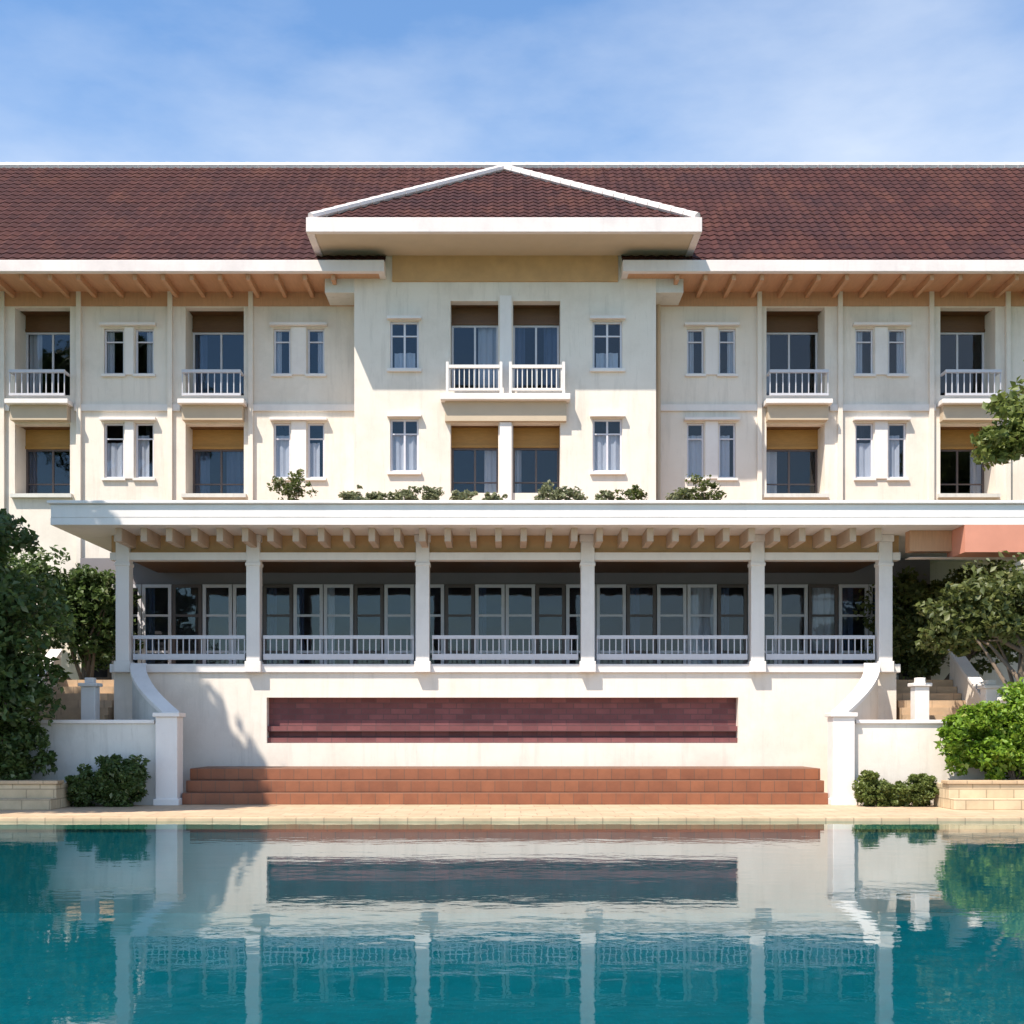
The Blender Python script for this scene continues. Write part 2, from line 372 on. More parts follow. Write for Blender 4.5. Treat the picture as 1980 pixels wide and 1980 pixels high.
def framed(parent, x0, x1, z0, z1, y, cols, rows, mat='frame', fw=.05, curt=None, cmat='curtain', off=.16):
    """casement: frame with bars, one glass pane, optional curtain inside"""
    w = thing_part('window', parent)
    mb = MB(); d = .06
    mb.box(x0, x0+fw, y, y+d, z0, z1); mb.box(x1-fw, x1, y, y+d, z0, z1)
    mb.box(x0+fw, x1-fw, y, y+d, z0, z0+fw); mb.box(x0+fw, x1-fw, y, y+d, z1-fw, z1)
    for i in range(1, cols):
        xx = x0+(x1-x0)*i/cols; mb.box(xx-fw*.5, xx+fw*.5, y+.003, y+d-.003, z0+fw, z1-fw)
    for zz in rows: mb.box(x0+fw, x1-fw, y+.006, y+d-.006, zz-fw*.35, zz+fw*.35)
    w = mb.build('window', mat, parent)
    MB().box(x0+fw*.5, x1-fw*.5, y+.026, y+.034, z0+fw*.5, z1-fw*.5).build('pane', 'glass', w)
    if curt:
        cm = MB()
        for (a, b, za, zb) in curt:
            n = max(6, int((b-a)/.06)); pr = None
            for i in range(n+1):
                xx = a+(b-a)*i/n; yy = y+off+.03*math.sin(i*1.9)+.012*math.sin(i*.7)
                if pr: cm.quad((pr[0],pr[1],za),(xx,yy,za),(xx,yy,zb),(pr[0],pr[1],zb))
                pr = (xx, yy)
        cm.build('curtain', cmat, w)
    return w
def thing_part(*a): return None

def loggia(x0, x1, z0, z1, y, upper, idx, dep=.75):
    m = MB(); e = .06; yb = y+dep
    m.box(x0-e, x0+.0-.002, y+.3, yb+.1, z0-.02, z1+.02); m.box(x1+.002, x1+e, y+.3, yb+.1, z0-.02, z1+.02)
    m.box(x0-e, x1+e, y+.3, yb+.1, z0-.1, z0-.022)
    m.build('loggia_side', 'wall', H)
    MB().box(x0-e, x1+e, y+.302, yb+.1, z1+.022, z1+.08).build('loggia_ceiling', 'wood', H)
    tr = .42 if upper else .50
    MB().box(x0, x1, yb-.03, yb+.05, z1-tr, z1+.02).box(x0+.0, x1-.0, yb-.06, yb-.032, z1-tr, z1-tr+.07).build('transom_panel', 'wood' if upper else 'litwood', H)  # lower transoms carry the bounced light in their timber colour
    w = x1-x0; g = random.Random(idx*7+upper)
    side = g.choice([0, 1, 2]); cu = []
    if side != 1: cu.append((x0+.04, x0+w*g.uniform(.18,.34), z0+.03, z1-tr))
    if side != 0: cu.append((x1-w*g.uniform(.18,.45), x1-.04, z0+.03, z1-tr))
    framed(H, x0+.003, x1-.003, z0-.018, z1-tr-.002, yb, 2, [z0+(z1-tr-z0)*.30] if not upper else [], 'dframe' if not upper else 'frame', .05, cu, 'bluec' if g.random() < .7 else 'curtain')

def railing(name, x0, x1, y, z0, z1, mid=None, mat='rail', step=.13, parent=None, ends=True):
    m = MB()
    m.box(x0, x1, y-.04, y+.04, z1-.08, z1)
    m.box(x0, x1, y-.03, y+.03, z0, z0+.06)
    if mid: m.box(x0, x1, y-.035, y+.035, mid-.05, mid+.05)
    n = max(2, int((x1-x0)/step))
    for i in range(n+1):
        xx = x0+.015+(x1-x0-.03)*i/n
        m.box(xx-.012, xx+.012, y-.012, y+.012, z0+.06, z1-.08)
    return m.build(name, mat, parent)

i = 0
for (a, b) in loggias:
    loggia(a, b, *LU, YF, 1, i); loggia(a, b, *LL, YF, 0, i+20); i += 1
    # projecting balcony
    zt = Z(752, YF-.45); o = .45
    bl = MB().box(a-.10, b+.10, YF-o, YF-.002, zt-.12, zt).build('balcony', 'white', H, bevel=.012)
    MB().box(a-.02, b+.02, YF-.28, YF-.002, Z(797,YF), zt-.122).build('door_hood', 'beige', H)
    rl = railing('railing', a+.0, b-.0, YF-o+.08, zt+.10, Z(696,YF-o), None, 'rail', .16, bl)
    for q in (a, b-.05): MB().box(q, q+.05, YF-o+.121, YF-.01, Z(696,YF-o)-.07, Z(696,YF-o)-.01).build('side_rail', 'rail', bl)
    # sill below the lower opening
    MB().box(a-.08, b+.08, YF-.14, YF-.003, LL[0]-.11, LL[0]-.01).build('door_sill', 'stone', H)
for k, (a, b) in enumerate(narrow):
    w = b-a
    framed(H, a+.002, b-.002, NU[0]+.002, NU[1]-.002, YF+.07, 1, [NU[0]+(NU[1]-NU[0])*.72], 'frame', .045, [(a+.05+(w*.45 if k % 2 else 0), b-.05-(0 if k % 2 else w*.45), NU[0]+.05, NU[1]-.05)], 'curtain', .085)
    framed(H, a+.002, b-.002, NL[0]+.002, NL[1]-.002, YF+.07, 1, [NL[0]+(NL[1]-NL[0])*.72], 'frame', .045, [(a+.03, b-.03-(w*.25 if k % 2 else 0), NL[0]+.05, NL[1]-(.30 if k % 3 else .5))], 'curtain', .085)
    for z in (NU[0], NL[0]): MB().box(a-.05, b+.05, YF-.07, YF-.002, z-.07, z-.005).build('window_sill', 'white', H)
# shutters-like white panel between each pair
for j in range(0, len(narrow), 2):
    p = sorted((*narrow[j], *narrow[j+1])); 
    MB().box(p[1]+.03, p[2]-.03, YF-.045, YF-.003, NU[0]-.02, NU[1]+.04).build('window_panel', 'white', H)
    MB().box(p[1]+.03, p[2]-.03, YF-.045, YF-.003, NL[0]-.02, NL[1]+.04).build('window_panel', 'white', H)
    MB().box(p[0]-.08, p[3]+.08, YF-.16, YF-.003, NU[1]+.05, NU[1]+.12).build('window_hood', 'white', H)
    MB().box(p[0]-.08, p[3]+.08, YF-.16, YF-.003, NL[1]+.05, NL[1]+.12).build('window_hood', 'white', H)
# frieze, pilasters, string course
pil = [150, 322, 474, 1432, 1584, 1756, 1900, 6]
for (x0, x1) in ((-XW,-CX-.003), (CX+.003,XW)):
    MB().box(x0, x1, YF-.05, YF-.002, Z(578,YF), FR+.2).build('frieze', 'soffit', H)
    segs = []; cuts = sorted([(a-.13, b+.13) for a, b in loggias if x0 < a < x1]); cur = x0
    for a, b in cuts: segs.append((cur, a)); cur = b
    segs.append((cur, x1)); m = MB()
    for a, b in segs: m.box(a, b, YF-.06, YF-.002, Z(776,YF), Z(764,YF))
    m.build('string_course', 'white', H)
for p in pil:
    x = X(p, YF); MB().box(x-.06, x+.06, YF-.10, YF-.003, 6.0, FR+.1).build('pilaster', 'wall', H)
# centre bay openings
for k, (a, b) in enumerate(cd):
    for up, (z0, z1) in ((1, CU), (0, CL)):
        loggia(a, b, z0, z1, YC, up, 40+k*2+up, .62)
    rt = Z(686, YC-.4); zt = Z(742, YC-.4)
zt = Z(740, YC-.42)
cb = MB().box(X(832,YC), X(1075,YC), YC-.34, YC-.002, zt-.16, zt).build('balcony', 'white', H, bevel=.012)
for (a, b) in cd: railing('railing', a-.03, b+.03, YC-.27, zt+.08, Z(686,YC-.4), None, 'white', .12, cb)
for x in (cd[0][0]-.07, cd[0][1]+.07, cd[1][0]-.07, cd[1][1]+.07):
    MB().box(x-.035, x+.035, YC-.31, YC-.23, zt+.001, Z(680,YC-.4)).build('balcony_post', 'white', cb)
MB().box(X(840,YC), X(1068,YC), YC-.16, YC-.002, Z(797,YC), zt-.162).build('door_hood', 'beige', H)
MB().box(cd[0][1]+.04, cd[1][0]-.04, YC-.10, YC-.002, CL[0]-.2, Z(798,YC)-.003).build('pilaster', 'white', H)
MB().box(cd[0][1]+.04, cd[1][0]-.04, YC-.10, YC-.002, zt+.003, Z(560,YC)).build('pilaster', 'white', H)
for (a, b) in cw:
    framed(H, a+.002, b-.002, WU[0]+.002, WU[1]-.002, YC+.07, 2, [WU[0]+(WU[1]-WU[0])*.7], 'frame', .05, [(a+.1, b-.1, WU[0]+.05, WU[0]+.45)], 'curtain', .085)
    framed(H, a+.002, b-.002, WL[0]+.002, WL[1]-.002, YC+.07, 2, [WL[0]+(WL[1]-WL[0])*.72], 'frame', .05, [(a+.03, b-.03, WL[0]+.05, WL[0]+(WL[1]-WL[0])*.74)], 'curtain', .085)
    for z in (WU, WL):
        MB().box(a-.07, b+.07, YC-.08, YC-.002, z[0]-.08, z[0]-.006).build('window_sill', 'white', H)
        MB().box(a-.07, b+.07, YC-.14, YC-.002, z[1]+.03, z[1]+.10).build('window_hood', 'white', H)

# ------------------------------------------------------------------ roofs of real pantiles
def tiled(name, eL, eR, tL, tR, parent, tw=.26, rl=.34):
    """pantiled slope: eave from eL to eR, top edge tL to tR (may coincide = triangle)"""
    eL, eR, tL, tR = map(Vector, (eL, eR, tL, tR))
    u = (eR-eL).normalized(); n_ = (eR-eL).cross(((tL+tR)/2-(eL+eR)/2)).normalized()
    if n_.z < 0: n_ = -n_
    v = n_.cross(u); 
    if v.z < 0: v = -v
    Lh = (tL-eL).dot(v); rows = max(1, int(round(Lh/rl))); rl = Lh/rows
    mb = MB(); mb.a = []; g = random.Random(5); sub = 4
    aL = (tL-eL).dot(u)/Lh; aR = (tR-eR).dot(u)/Lh; W = (eR-eL).length
    for r in range(rows):
        y0 = r*rl; y1 = y0+rl
        lo = aL*y0; hi = W+aR*y0; lo1 = aL*y1; hi1 = W+aR*y1
        k0 = int(math.floor(lo/tw)); k1 = int(math.ceil(hi/tw)); prev = None; sh = g.uniform(-.012,.012); pv = 0
        for k in range(k0, k1):
            val = min(1, max(0, g.gauss(.5, .22)))
            for s_ in range(sub):
                q = []
                for ss in (s_, s_+1):
                    uu = (k+ss/sub)*tw; ph = ss/sub*2*math.pi
                    hgt = .020*math.cos(ph)
                    a = min(max(uu, lo), hi); b = min(max(uu, lo1), hi1)
                    q.append((eL+u*a+v*y0+n_*(hgt+.028+sh*.3), eL+u*b+v*y1+n_*(hgt+.008), eL+u*a+v*y0+n_*(hgt-.01)))
                if (q[1][0]-q[0][0]).length < 1e-5 and (q[1][1]-q[0][1]).length < 1e-5: continue
                mb.quad(q[0][0], q[1][0], q[1][1], q[0][1]); mb.a.append(val)
                mb.quad(q[0][2], q[1][2], q[1][0], q[0][0]); mb.a.append(val*.6)
    return mb.build(name, 'tile', parent)
def cap(name, p, q, r, parent, mat='trim', k=8):
    m = MB(); p = Vector(p); q = Vector(q); n = max(1, int((q-p).length/.4)); d = (q-p)/n
    for i in range(n):
        m.tube([p+d*i, p+d*(i+1.06)], [r*1.08, r*.94], k)
    return m.build(name, mat, parent, False)
EY = 2.9; RY = 9.0; ez = Z(497, EY); RZ = Z(316, RY)
XE = XW+.9
FX = (X(726,EY), X(1174,EY))
main = tiled('roof', (-XE,EY,ez), (FX[0],EY,ez), (-XE,RY,RZ), (FX[0],RY,RZ), H)
tiled('roof', (FX[1],EY,ez), (XE,EY,ez), (FX[1],RY,RZ), (XE,RY,RZ), H)
my = YC+.45; mz = ez+(my-EY)/(RY-EY)*(RZ-ez)
tiled('roof', (FX[0],my,mz), (FX[1],my,mz), (FX[0],RY,RZ), (FX[1],RY,RZ), H)
back = MB().quad((-XE,RY,RZ),(XE,RY,RZ),(XE,15.1,ez),(-XE,15.1,ez)); back.a = [.5]; back.build('rear_roof', 'tile', H)
m = MB().quad((-XW,EY+.5,ez),(-XW,RY,RZ-.35),(-XW,14,ez)).quad((XW,EY+.5,ez),(XW,14,ez),(XW,RY,RZ-.35)); m.build('gable_end', 'wall', H)
cap('ridge_cap', (-XE,RY,RZ+.03), (XE,RY,RZ+.03), .12, main)
# wing eaves: fascia + soffit, cut back either side of the bay
FX = (X(726,EY), X(1174,EY))
for (x0, x1) in ((-XE,FX[0]), (FX[1],XE)):
    f = MB().box(x0, x1, EY-.16, EY+.02, ez-.26, ez+.03)
    xe = x1 if x0 < 0 else x0; s = 1 if x0 < 0 else -1
    f.box(xe-s*.16, xe, EY+.022, YC-.003, ez-.26, ez+.03)
    fo = f.build('fascia', 'trim', H, bevel=.01)
    cut = -CX if x0 < 0 else CX
    sf = MB(); a, b = (x0, cut) if x0 < 0 else (cut, x1)
    sf.box(a, b, EY+.021, YF-.002, ez-.24, ez-.20); 
    a, b = (cut, x1-.161) if x0 < 0 else (x0+.161, cut)
    sf.box(a, b, EY+.021, YC-.002, ez-.24, ez-.20); sf.build('soffit', 'soffit', H)
# rafter feet under the wing eaves
for s in (-1, 1):
    m = MB(); x = CX+.5
    while x < XW: m.box(s*x-.05, s*x+.05, EY+.05, YF-.06, ez-.40, ez-.242); x += .72
    m.build('rafter_feet', 'soffit', H)
# hipped roof over the bay
GY = 1.8; gz = Z(416, GY); GX0, GX1 = X(588, GY), X(1314, GY); GM = (GX0+GX1)/2
AY = 6.3; AZ = Z(322, AY)
yb = EY+(gz-ez)/(RZ-ez)*(RY-EY); yr = EY+(AZ-ez)/(RZ-ez)*(RY-EY)
hip = tiled('hip_roof', (GX0,GY,gz), (GX1,GY,gz), (GM,AY,AZ), (GM,AY,AZ), H)
tiled('hip_roof_side', (GX0,yb+.2,gz), (GX0,GY,gz), (GM,yr+.2,AZ), (GM,AY,AZ), H)
tiled('hip_roof_side', (GX1,GY,gz), (GX1,yb+.2,gz), (GM,AY,AZ), (GM,yr+.2,AZ), H)
cap('hip_cap', (GX0-.02,GY-.02,gz+.08), (GM,AY,AZ+.08), .10, hip)
cap('hip_cap', (GX1+.02,GY-.02,gz+.08), (GM,AY,AZ+.08), .10, hip)
cap('ridge_cap', (GM,AY-.1,AZ+.08), (GM,yr+.3,AZ+.08), .10, hip)
m = MB(); fb = Z(438, GY-.1)
m.box(GX0-.12, GX1+.12, GY-.12, GY+.03, fb, gz+.03)
m.box(GX0-.12, GX0+.06, GY+.032, yb+.25, fb, gz+.03); m.box(GX1-.06, GX1+.12, GY+.032, yb+.25, fb, gz+.03)
m.build('bay_fascia', 'trim', H, bevel=.01)
MB().box(GX0+.062, GX1-.062, GY+.031, YC-.003, fb+.03, fb+.07).build('bay_soffit', 'beige', H)
# cheeks closing the raised eave against the main roof
for a, b in ((GX0+.1, -CX-.003), (CX+.003, GX1-.1)):
    MB().box(a, b, YC-.002, YF-.05, fb-.9, fb+.028).build('eave_cheek', 'stone', H)
# downpipe at right corner of the bay
MB().tube([(CX+.18,YF-.09,6.3),(CX+.18,YF-.09,FR)], [.055,.055], 10).build('downpipe', 'beige', H, True)

# ------------------------------------------------------------------ veranda
VZ = 2.86; SLX = 9.9
SY = -1.5; st, sb = Z(951,SY), Z(990,SY)
MB().box(-SLX, 13.6, SY, YF-.003, sb, sb+.15).build('terrace_slab', 'white', H)
MB().box(-SLX+.21, 13.6, SY+.21, YF-.004, sb+.151, sb+.18).build('terrace_paving', 'paving', H)  # unseen terrace floor, added to control the light bounced up the facade
m = MB(); m.box(-SLX, 13.6, SY, SY+.2, sb+.151, st); m.box(-SLX, -SLX+.2, SY+.202, YF-.01, sb+.182, st)
m.build('terrace_parapet', 'white', H, bevel=.02)
MB().box(-SLX-.06, 13.66, SY-.07, SY+.27, st+.001, st+.07).build('parapet_coping', 'white', H, bevel=.015)
MB().box(-9.05, 9.05, -.14, .16, Z(1058,0), Z(1044,0)).build('lintel_beam', 'white', H)
MB().box(-9.05, 9.05, -.02, .10, Z(1044,0)+.002, sb-.002).build('veranda_frieze', 'warmshade', H)  # wall strip behind the rafters, its warm shade painted in
MB().box(-9.0, 9.0, .17, 3.55, 5.66, 5.72).build('veranda_ceiling', 'wood', H)
x = -8.55
while x < 8.7:
    MB().box(x-.07, x+.07, -1.1, -.022, sb-.30, sb-.003).build('rafter', 'raft', H); x += .56
# salmon beam of the side wing at the right
MB().box(9.06, 10.0, -.75, -.45, Z(1040,-.75), sb-.003).build('side_beam', 'soffit', H)
MB().box(10.003, 13.6, SY-.03, -.45, Z(1042,SY), sb-.003).build('side_fascia', 'salmon', H)
MB().box(9.06, 13.6, -.78, -.42, Z(1040,-.75)-.14, Z(1042,SY)-.003).build('side_beam_edge', 'trim', H)
MB().box(13.2, 13.6, -.74, -.44, 0, Z(1040,-.75)-.143).build('side_pier', 'wall', H)
# retaining wall with recessed brick panel
nx0, nx1, nz0, nz1 = X(503,0), X(1393,0), Z(1402,0), Z(1316,0)
m = MB(); holed(m, -9.0, 9.0, 0, 2.9, 0, .32, [(nx0,nx1,nz0,nz1)])
m.box(-9.0, -8.7, .322, 3.5, 0, 2.9); m.box(8.7, 9.0, .322, 3.5, 0, 2.9)
tw = m.build('terrace_wall', 'wall', H)
MB().box(nx0-.02, nx1+.02, .28, .318, nz0-.02, nz1+.02).build('recess_panel', 'brick', tw)
m = MB()
for z in (nz0+.0, nz0+.27): m.box(nx0+.003, nx1-.003, .10, .278, z, z+.12)
m.build('recess_ledge', 'brick', tw)
MB().box(-9.08, 9.08, -.07, .30, 2.902, 3.10).build('wall_coping', 'white', H, bevel=.015)
MB().box(-8.7, 8.7, .302, 3.7, 2.7, VZ).build('veranda_floor', 'terratop', H)
cxs = [X(p,0) for p in (235, 480, 798, 1108, 1427, 1667)]
CTOP = sb-.004
for x in cxs:
    m = MB(); r = .155
    m.box(x-r, x+r, -.17, -.17+2*r, 3.16, CTOP-.16)
    m.box(x-r-.03, x+r+.03, -.20, -.14+2*r, 2.905, 3.158); m.box(x-r-.03, x+r+.03, -.20, -.14+2*r, CTOP-.158, CTOP)
    m.box(x-r-.02, x+r+.02, -.19, -.15+2*r, Z(1058,0)-.14, Z(1058,0)-.06)
    m.build('column', 'white', H, bevel=.012)
for a, b in zip(cxs, cxs[1:]):
    railing('veranda_railing', a+.21, b-.21, -.01, 3.20, Z(1199,0), Z(1238,0), 'rail', .14, H)
# glazed back wall of the veranda
YB = 3.55; g = random.Random(4); n = 28; x0 = -11.0; w = 22.0/n
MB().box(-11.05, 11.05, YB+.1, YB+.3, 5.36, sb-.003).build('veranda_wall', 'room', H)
for i in range(n):
    a = x0+i*w
    cu = None; q = g.random()
    if q < .45: cu = [(a+.05, a+w*g.uniform(.3,.55), VZ+.05, 5.3)]
    elif q < .6: cu = [(a+.05, a+w-.05, VZ+.05, 5.3)]
    ww = framed(H, a+.012, a+w-.012, VZ+.002, 5.358, YB, 1, [VZ+.75, 4.55], 'frame' if i % 3 else 'dframe', .085, cu, 'bluec' if i % 4 else 'curtain')
    ww.name = 'glazed_door'
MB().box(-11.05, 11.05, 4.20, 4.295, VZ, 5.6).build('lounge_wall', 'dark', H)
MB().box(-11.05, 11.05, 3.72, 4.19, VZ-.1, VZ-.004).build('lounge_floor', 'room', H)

# ------------------------------------------------------------------ terracotta steps between the piers
t = thing('terracotta_steps', 'wide terracotta tiled steps along the foot of the cream terrace wall', 'steps', (0,-1.2,0))
for k in range(3):
    MB().box(-6.85, 6.85, -2.2+.32*k, -.003, .25*k+(.006 if k == 0 else .001), .25*(k+1)).build('step', 'terra', t, bevel=.012)

# ------------------------------------------------------------------ outer stairs, one on each side
def stair(s, label):
    t = thing('garden_staircase', label, 'staircase', (s*9.2,-1.1,0), 'staircases flanking the terrace')
    def P(*p): return [(s*a, b) for a, b in (p if s > 0 else reversed(p))]
    def curve(k):     # inner stringer, curving forward from the terrace end to the pier
        a = k/10.0; x = 8.35-1.2*(a**1.5); y = -.24-1.72*a; z = 3.02-1.12*a; return x, y, z
    m = MB(); cp = MB()
    for k in range(10):
        x0, y0, z0 = curve(k); x1, y1, z1 = curve(k+1)
        pl = [(s*(x0-.12),y0),(s*(x0+.14),y0),(s*(x1+.14),y1),(s*(x1-.12),y1)]; zz = [z0,z0,z1,z1]
        if s > 0: pl.reverse(); zz.reverse()
        m.prism(pl, 0, zz)
        pl = [(s*(x0-.17),y0),(s*(x0+.19),y0),(s*(x1+.19),y1),(s*(x1-.17),y1)]
        if s > 0: pl.reverse()
        cp.prism(pl, [z+.002 for z in zz], [z+.09 for z in zz])
    m.build('curved_wall', 'stone' if s < 0 else 'wall', t); cp.build('coping', 'white', t)  # left wall is greyer: its shade is painted into the plaster
    m = MB(); px = s*7.12
    m.box(px-.23, px+.23, -2.43, -1.97, 0, 1.86); m.box(px-.28, px+.28, -2.48, -1.92, 1.862, 1.95); m.box(px-.27, px+.27, -2.47, -1.93, .0, .14)
    m.build('pier', 'white', t, bevel=.012)
    # landing wall running outwards from the pier
    MB().box(s*7.36, s*10.5, -2.3, -2.08, 0, 1.72).build('landing_wall', 'stone' if s < 0 else 'wall', t)  # same wall both sides, left one coloured as if in shade
    MB().box(s*7.40, s*10.45, -2.35, -2.03, 1.722, 1.80).build('coping', 'white', t, bevel=.01)
    MB().box(s*7.5, s*10.7, -2.078, -.9, .9, 1.42).build('landing', 'deck', t)
    for k in range(8):
        MB().box(s*9.12, s*10.68, 1.3-.27*k-.27, 1.3-.27*k+.03, 1.3, 2.78-.17*k).build('tread', 'deck', t)
    # outer parapet following the flight, with newels
    pl = [(s*10.7,1.3),(s*10.92,1.3),(s*10.92,-.86),(s*10.7,-.86)]; zz = [3.45,3.45,2.2,2.2]
    if s > 0: pl.reverse(); zz.reverse()
    MB().prism(pl, 0, zz).build('parapet', 'wall', t)
    pl = [(s*10.66,1.3),(s*10.96,1.3),(s*10.96,-.86),(s*10.66,-.86)]
    if s > 0: pl.reverse()
    MB().prism(pl, [z+.002 for z in zz], [z+.08 for z in zz]).build('coping', 'white', t)
    MB().box(s*10.68, s*10.90, -2.3, -.87, 0, 1.9).build('parapet', 'wall', t)
    for (x, y, h) in ((9.25,-.86,2.55), (10.8,-.9,2.5), (10.72,-2.2,2.2)):
        m = MB(); q = .16; m.box(s*x-q, s*x+q, y-q, y+q, 0, h); m.box(s*x-q-.05, s*x+q+.05, y-q-.05, y+q+.05, h+.001, h+.08)
        m.box(s*x-.1, s*x+.1, y-.1, y+.1, h+.081, h+.2)
        m.build('newel_post', 'white', t, bevel=.015)
    return t
stair(-1, 'shaded curved masonry staircase beside the dark tree at the left end of the terrace')
stair(1, 'sunlit cream masonry staircase beside the bright green shrub at the right end of the terrace')

# ------------------------------------------------------------------ raised beds
for s, lab in ((-1, 'low shaded stone bed wall below the dark tree left of the pool stairs'), (1, 'low sandy stone bed wall below the bright green shrub on the right')):
    t = thing('raised_bed', lab, 'raised bed', (s*12,-3.2,0))
    a, b = (8.9, 16.5) if s > 0 else (9.0, 16.5)
    m = MB(); m.box(s*a, s*b, -3.6, -3.3, 0, .5); m.box(s*a, s*(a+.25), -3.298, -2.7, 0, .5); m.box(s*a, s*b, -3.9, -3.602, 0, .22)
    m.build('bed_wall', 'sand', t, bevel=.015)
    MB().box(s*(a-.04), s*b, -3.64, -3.26, .502, .57).build('bed_coping', 'coping', t, bevel=.01)
    MB().box(s*(a+.26), s*b, -3.25, -2.4, 0, .46).build('soil', 'soil', t)

# ------------------------------------------------------------------ plants
# left side: dark tree, undergrowth, hedge
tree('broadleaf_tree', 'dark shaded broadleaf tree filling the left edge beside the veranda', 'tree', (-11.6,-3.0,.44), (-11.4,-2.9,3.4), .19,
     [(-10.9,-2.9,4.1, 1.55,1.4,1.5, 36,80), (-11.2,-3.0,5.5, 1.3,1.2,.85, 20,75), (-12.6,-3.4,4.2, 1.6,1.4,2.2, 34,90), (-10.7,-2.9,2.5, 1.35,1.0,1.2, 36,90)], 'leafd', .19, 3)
tree('broadleaf_tree', 'unseen tall tree added beyond the left edge of the frame to shade the stairs', 'tree', (-15.2,-5.3,0), (-14.9,-6.4,12), .34,  # unseen tree put in, crown shaped to throw shade on the left side
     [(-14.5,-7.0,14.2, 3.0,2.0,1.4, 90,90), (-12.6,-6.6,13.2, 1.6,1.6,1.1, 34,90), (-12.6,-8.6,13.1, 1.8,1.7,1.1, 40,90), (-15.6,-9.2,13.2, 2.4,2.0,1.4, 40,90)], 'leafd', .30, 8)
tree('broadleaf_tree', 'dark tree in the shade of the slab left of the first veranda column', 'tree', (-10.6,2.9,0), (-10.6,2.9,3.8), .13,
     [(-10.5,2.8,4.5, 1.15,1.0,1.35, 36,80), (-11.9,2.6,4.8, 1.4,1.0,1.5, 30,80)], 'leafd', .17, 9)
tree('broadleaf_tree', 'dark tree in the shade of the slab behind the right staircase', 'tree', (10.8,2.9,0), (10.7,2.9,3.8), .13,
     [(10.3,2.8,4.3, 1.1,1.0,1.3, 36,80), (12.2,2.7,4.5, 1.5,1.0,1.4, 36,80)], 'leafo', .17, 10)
def shrub(name, label, base, blobs, mat, leaf, seed, group=None, cat='shrub', stem=True):
    t = thing(name, label, cat, base, group); g = random.Random(seed); m = MB()
    for b in blobs:
        for _ in range(5):
            e = Vector((b[0]+g.uniform(-.6,.6)*b[3], b[1]+g.uniform(-.6,.6)*b[4], b[2]+g.uniform(-.2,.6)*b[5])); s0 = Vector(base)
            m.tube([s0, (s0+e)/2+Vector((0,0,.05)), e], [.03,.02,.007], 5)
    m.build('stem', 'bark', t, True); crown('foliage', mat, t, blobs, leaf, seed); return t
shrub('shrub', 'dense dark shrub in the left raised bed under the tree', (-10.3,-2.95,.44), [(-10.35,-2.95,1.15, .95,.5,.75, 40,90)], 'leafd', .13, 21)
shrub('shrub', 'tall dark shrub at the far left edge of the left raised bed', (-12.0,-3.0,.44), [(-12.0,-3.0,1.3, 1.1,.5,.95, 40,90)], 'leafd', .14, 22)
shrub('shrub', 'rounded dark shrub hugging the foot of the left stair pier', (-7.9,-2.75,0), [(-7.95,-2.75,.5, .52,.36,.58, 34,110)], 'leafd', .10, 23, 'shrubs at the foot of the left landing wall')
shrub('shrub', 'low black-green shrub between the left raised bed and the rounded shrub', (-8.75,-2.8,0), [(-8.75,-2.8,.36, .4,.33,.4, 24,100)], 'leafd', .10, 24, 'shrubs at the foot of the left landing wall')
# right side
tree('broadleaf_tree', 'olive tree before the dark veranda end, right of the last column', 'tree', (10.7,-2.75,.44), (10.9,-2.4,3.2), .12,
     [(10.9,-2.0,4.2, 1.35,1.1,1.0, 34,60), (9.75,-1.6,3.85, .8,.7,.75, 16,55), (12.3,-2.2,4.0, 1.2,1.1,1.3, 24,60)], 'leafo', .17, 31)
tree('broadleaf_tree', 'tall olive tree crossing the right edge before the upper floors', 'tree', (13.9,-.6,0), (13.7,-.5,6.0), .2,
     [(12.2,-.9,8.5, 1.35,1.1,.9, 34,60), (11.2,-.9,8.0, .95,.7,.45, 16,44), (14.0,-.6,9.4, 2.0,1.8,1.3, 44,80)], 'leafh', .2, 33)
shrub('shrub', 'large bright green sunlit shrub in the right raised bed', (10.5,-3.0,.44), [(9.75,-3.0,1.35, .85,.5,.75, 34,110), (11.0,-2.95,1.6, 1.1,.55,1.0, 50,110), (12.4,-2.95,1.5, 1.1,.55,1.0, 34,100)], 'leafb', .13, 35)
shrub('hedge_plant', 'clipped olive hedge mound next to the right stair pier', (7.75,-2.8,0), [(7.65,-2.8,.36, .34,.30,.44, 26,110)], 'leafh', .08, 36, 'hedge mounds against the right landing wall', 'hedge')
shrub('hedge_plant', 'low middle mound of the clipped hedge against the right landing wall', (8.15,-2.8,0), [(8.15,-2.8,.24, .36,.30,.28, 24,110)], 'leafh', .08, 37, 'hedge mounds against the right landing wall', 'hedge')
shrub('hedge_plant', 'clipped olive hedge mound touching the sandy bed wall', (8.6,-2.8,0), [(8.6,-2.8,.32, .30,.30,.38, 24,110)], 'leafh', .08, 38, 'hedge mounds against the right landing wall', 'hedge')
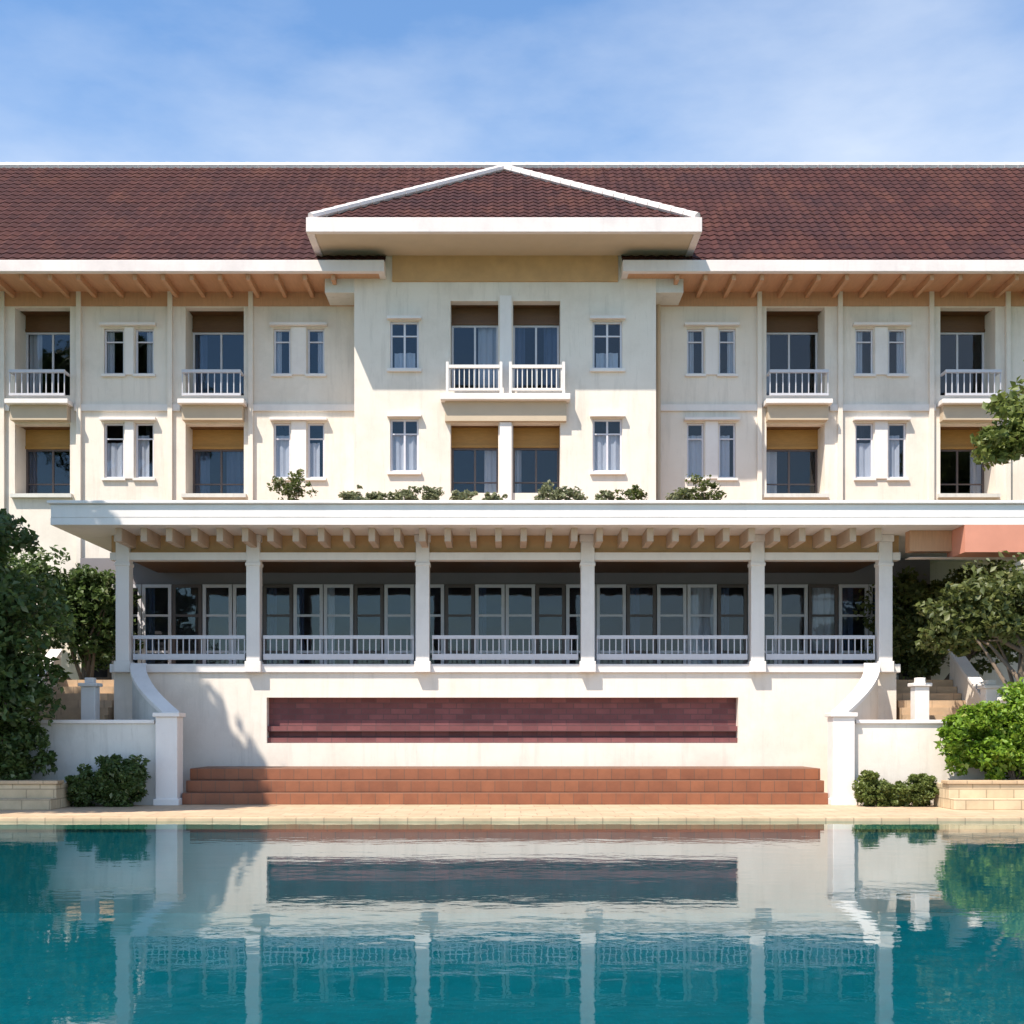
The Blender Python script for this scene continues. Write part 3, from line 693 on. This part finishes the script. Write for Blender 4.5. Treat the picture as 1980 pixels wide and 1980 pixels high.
# potted plants on the terrace behind the parapet
pots = [(550,1.45,.62,'large olive potted bush left of the bay on the upper terrace','leafo'),
        (668,.95,.38,'small grey green potted plant left of the bay windows','leafs'),
        (765,.95,.40,'grey green potted plant under the left narrow bay window','leafs'),
        (812,.9,.36,'pale potted plant just left of the lower bay doors','leafs'),
        (872,.85,.36,'low potted plant before the left lower bay door','leafs'),
        (1038,.98,.42,'grey green potted plant before the right lower bay door','leafs'),
        (1080,.88,.30,'little potted plant just right of the lower bay doors','leafs'),
        (1195,1.02,.42,'brownish green potted plant near the right corner of the bay','leafo'),
        (1330,1.30,.62,'large spreading potted bush right of the bay on the upper terrace','leafo'),
        (1285,.95,.35,'small potted plant touching the large right bush','leafs')]
base = sb+.18
pots += [(710,.80,.26,'tiny pale potted plant just left of the left narrow bay window','leafs'), (930,.82,.30,'low pale potted plant between the two lower bay doors','leafs'), (1140,.80,.28,'tiny pale potted plant under the right narrow bay window','leafs')]
for i, (p, h, r, lab, mt) in enumerate(pots):
    h *= .84; r *= .92
    y = -.95; x = X(p, y)
    t = thing('potted_plant', lab, 'potted plant', (x,y,base), 'potted plants on the upper terrace')
    MB().lathe(x, y, [(.13,base),(.19,base+.3),(.21,base+.3),(.21,base+.36),(.17,base+.36),(.16,base+.33)], 18).build('pot', 'pot', t, True)
    m = MB(); g = random.Random(i)
    for _ in range(7):
        e = (x+g.uniform(-.6,.6)*r, y+g.uniform(-.3,.3)*r, base+h*g.uniform(.55,.8)); m.tube([(x,y,base+.3), e], [.015,.005], 5)
    m.build('stem', 'bark', t)
    crown('foliage', mt, t, [(x,y,base+h*.62, r,r*.6,h*.36, 12,26)], .10, 50+i)

# ------------------------------------------------------------------ light, sky, camera
EL, AZM = 57.5, 42.0
sun = bpy.data.lights.new('sun', 'SUN'); sun.energy = 4.6; sun.angle = rad(.5); sun.color = (1,.92,.80)
so = bpy.data.objects.new('sun', sun); col.objects.link(so)
dv = Vector((-math.sin(rad(AZM))*math.cos(rad(EL)), -math.cos(rad(AZM))*math.cos(rad(EL)), math.sin(rad(EL))))
so.rotation_euler = dv.to_track_quat('Z', 'Y').to_euler(); so.location = dv*60
w = bpy.data.worlds.new('World'); sc.world = w; w.use_nodes = True; nt = w.node_tree; nt.nodes.clear()
out = nt.nodes.new('ShaderNodeOutputWorld'); bg = nt.nodes.new('ShaderNodeBackground'); bg.inputs[1].default_value = .086
sky = nt.nodes.new('ShaderNodeTexSky'); sky.sky_type = 'NISHITA'; sky.sun_disc = False
sky.sun_elevation = rad(EL); sky.sun_rotation = rad(180+AZM); sky.air_density = 1.2; sky.dust_density = .6; sky.ozone_density = 2.0
tc = nt.nodes.new('ShaderNodeTexCoord')
cl = noise(nt, tc.outputs['Generated'], 2.6, 7, .55, 1, 1, 2.6)
cl2 = noise(nt, tc.outputs['Generated'], 1.1, 2, .5, 1, 1, 1.5)
mm = N(nt, 'ShaderNodeMath', operation='MULTIPLY'); nt.links.new(cl, mm.inputs[0]); nt.links.new(cl2, mm.inputs[1])
fac = ramp(nt, mm.outputs[0], [(.19, (0,0,0)), (.44, (.75,.75,.75))])
tint = mixc(nt, 1.0, sky.outputs[0], (1.06,1.30,1.50), 'MULTIPLY')
c_ = mixc(nt, fac, tint, (6.4,6.9,7.6))
nt.links.new(c_, bg.inputs[0]); nt.links.new(bg.outputs[0], out.inputs[0])
cam = bpy.data.cameras.new('camera'); co = bpy.data.objects.new('camera', cam); col.objects.link(co)
co.location = (0, CAMY, CAMZ); co.rotation_euler = (rad(90), 0, 0)
cam.sensor_width = 36; cam.lens = 36*F/1932; cam.shift_x = .0067; cam.shift_y = .2122; cam.clip_end = 3000; cam.clip_start = .1
sc.camera = co
sc.view_settings.view_transform = 'Standard'; sc.view_settings.look = 'None'; sc.view_settings.exposure = .78; sc.view_settings.gamma = 1
sc.render.resolution_x = 1024; sc.render.resolution_y = 1024
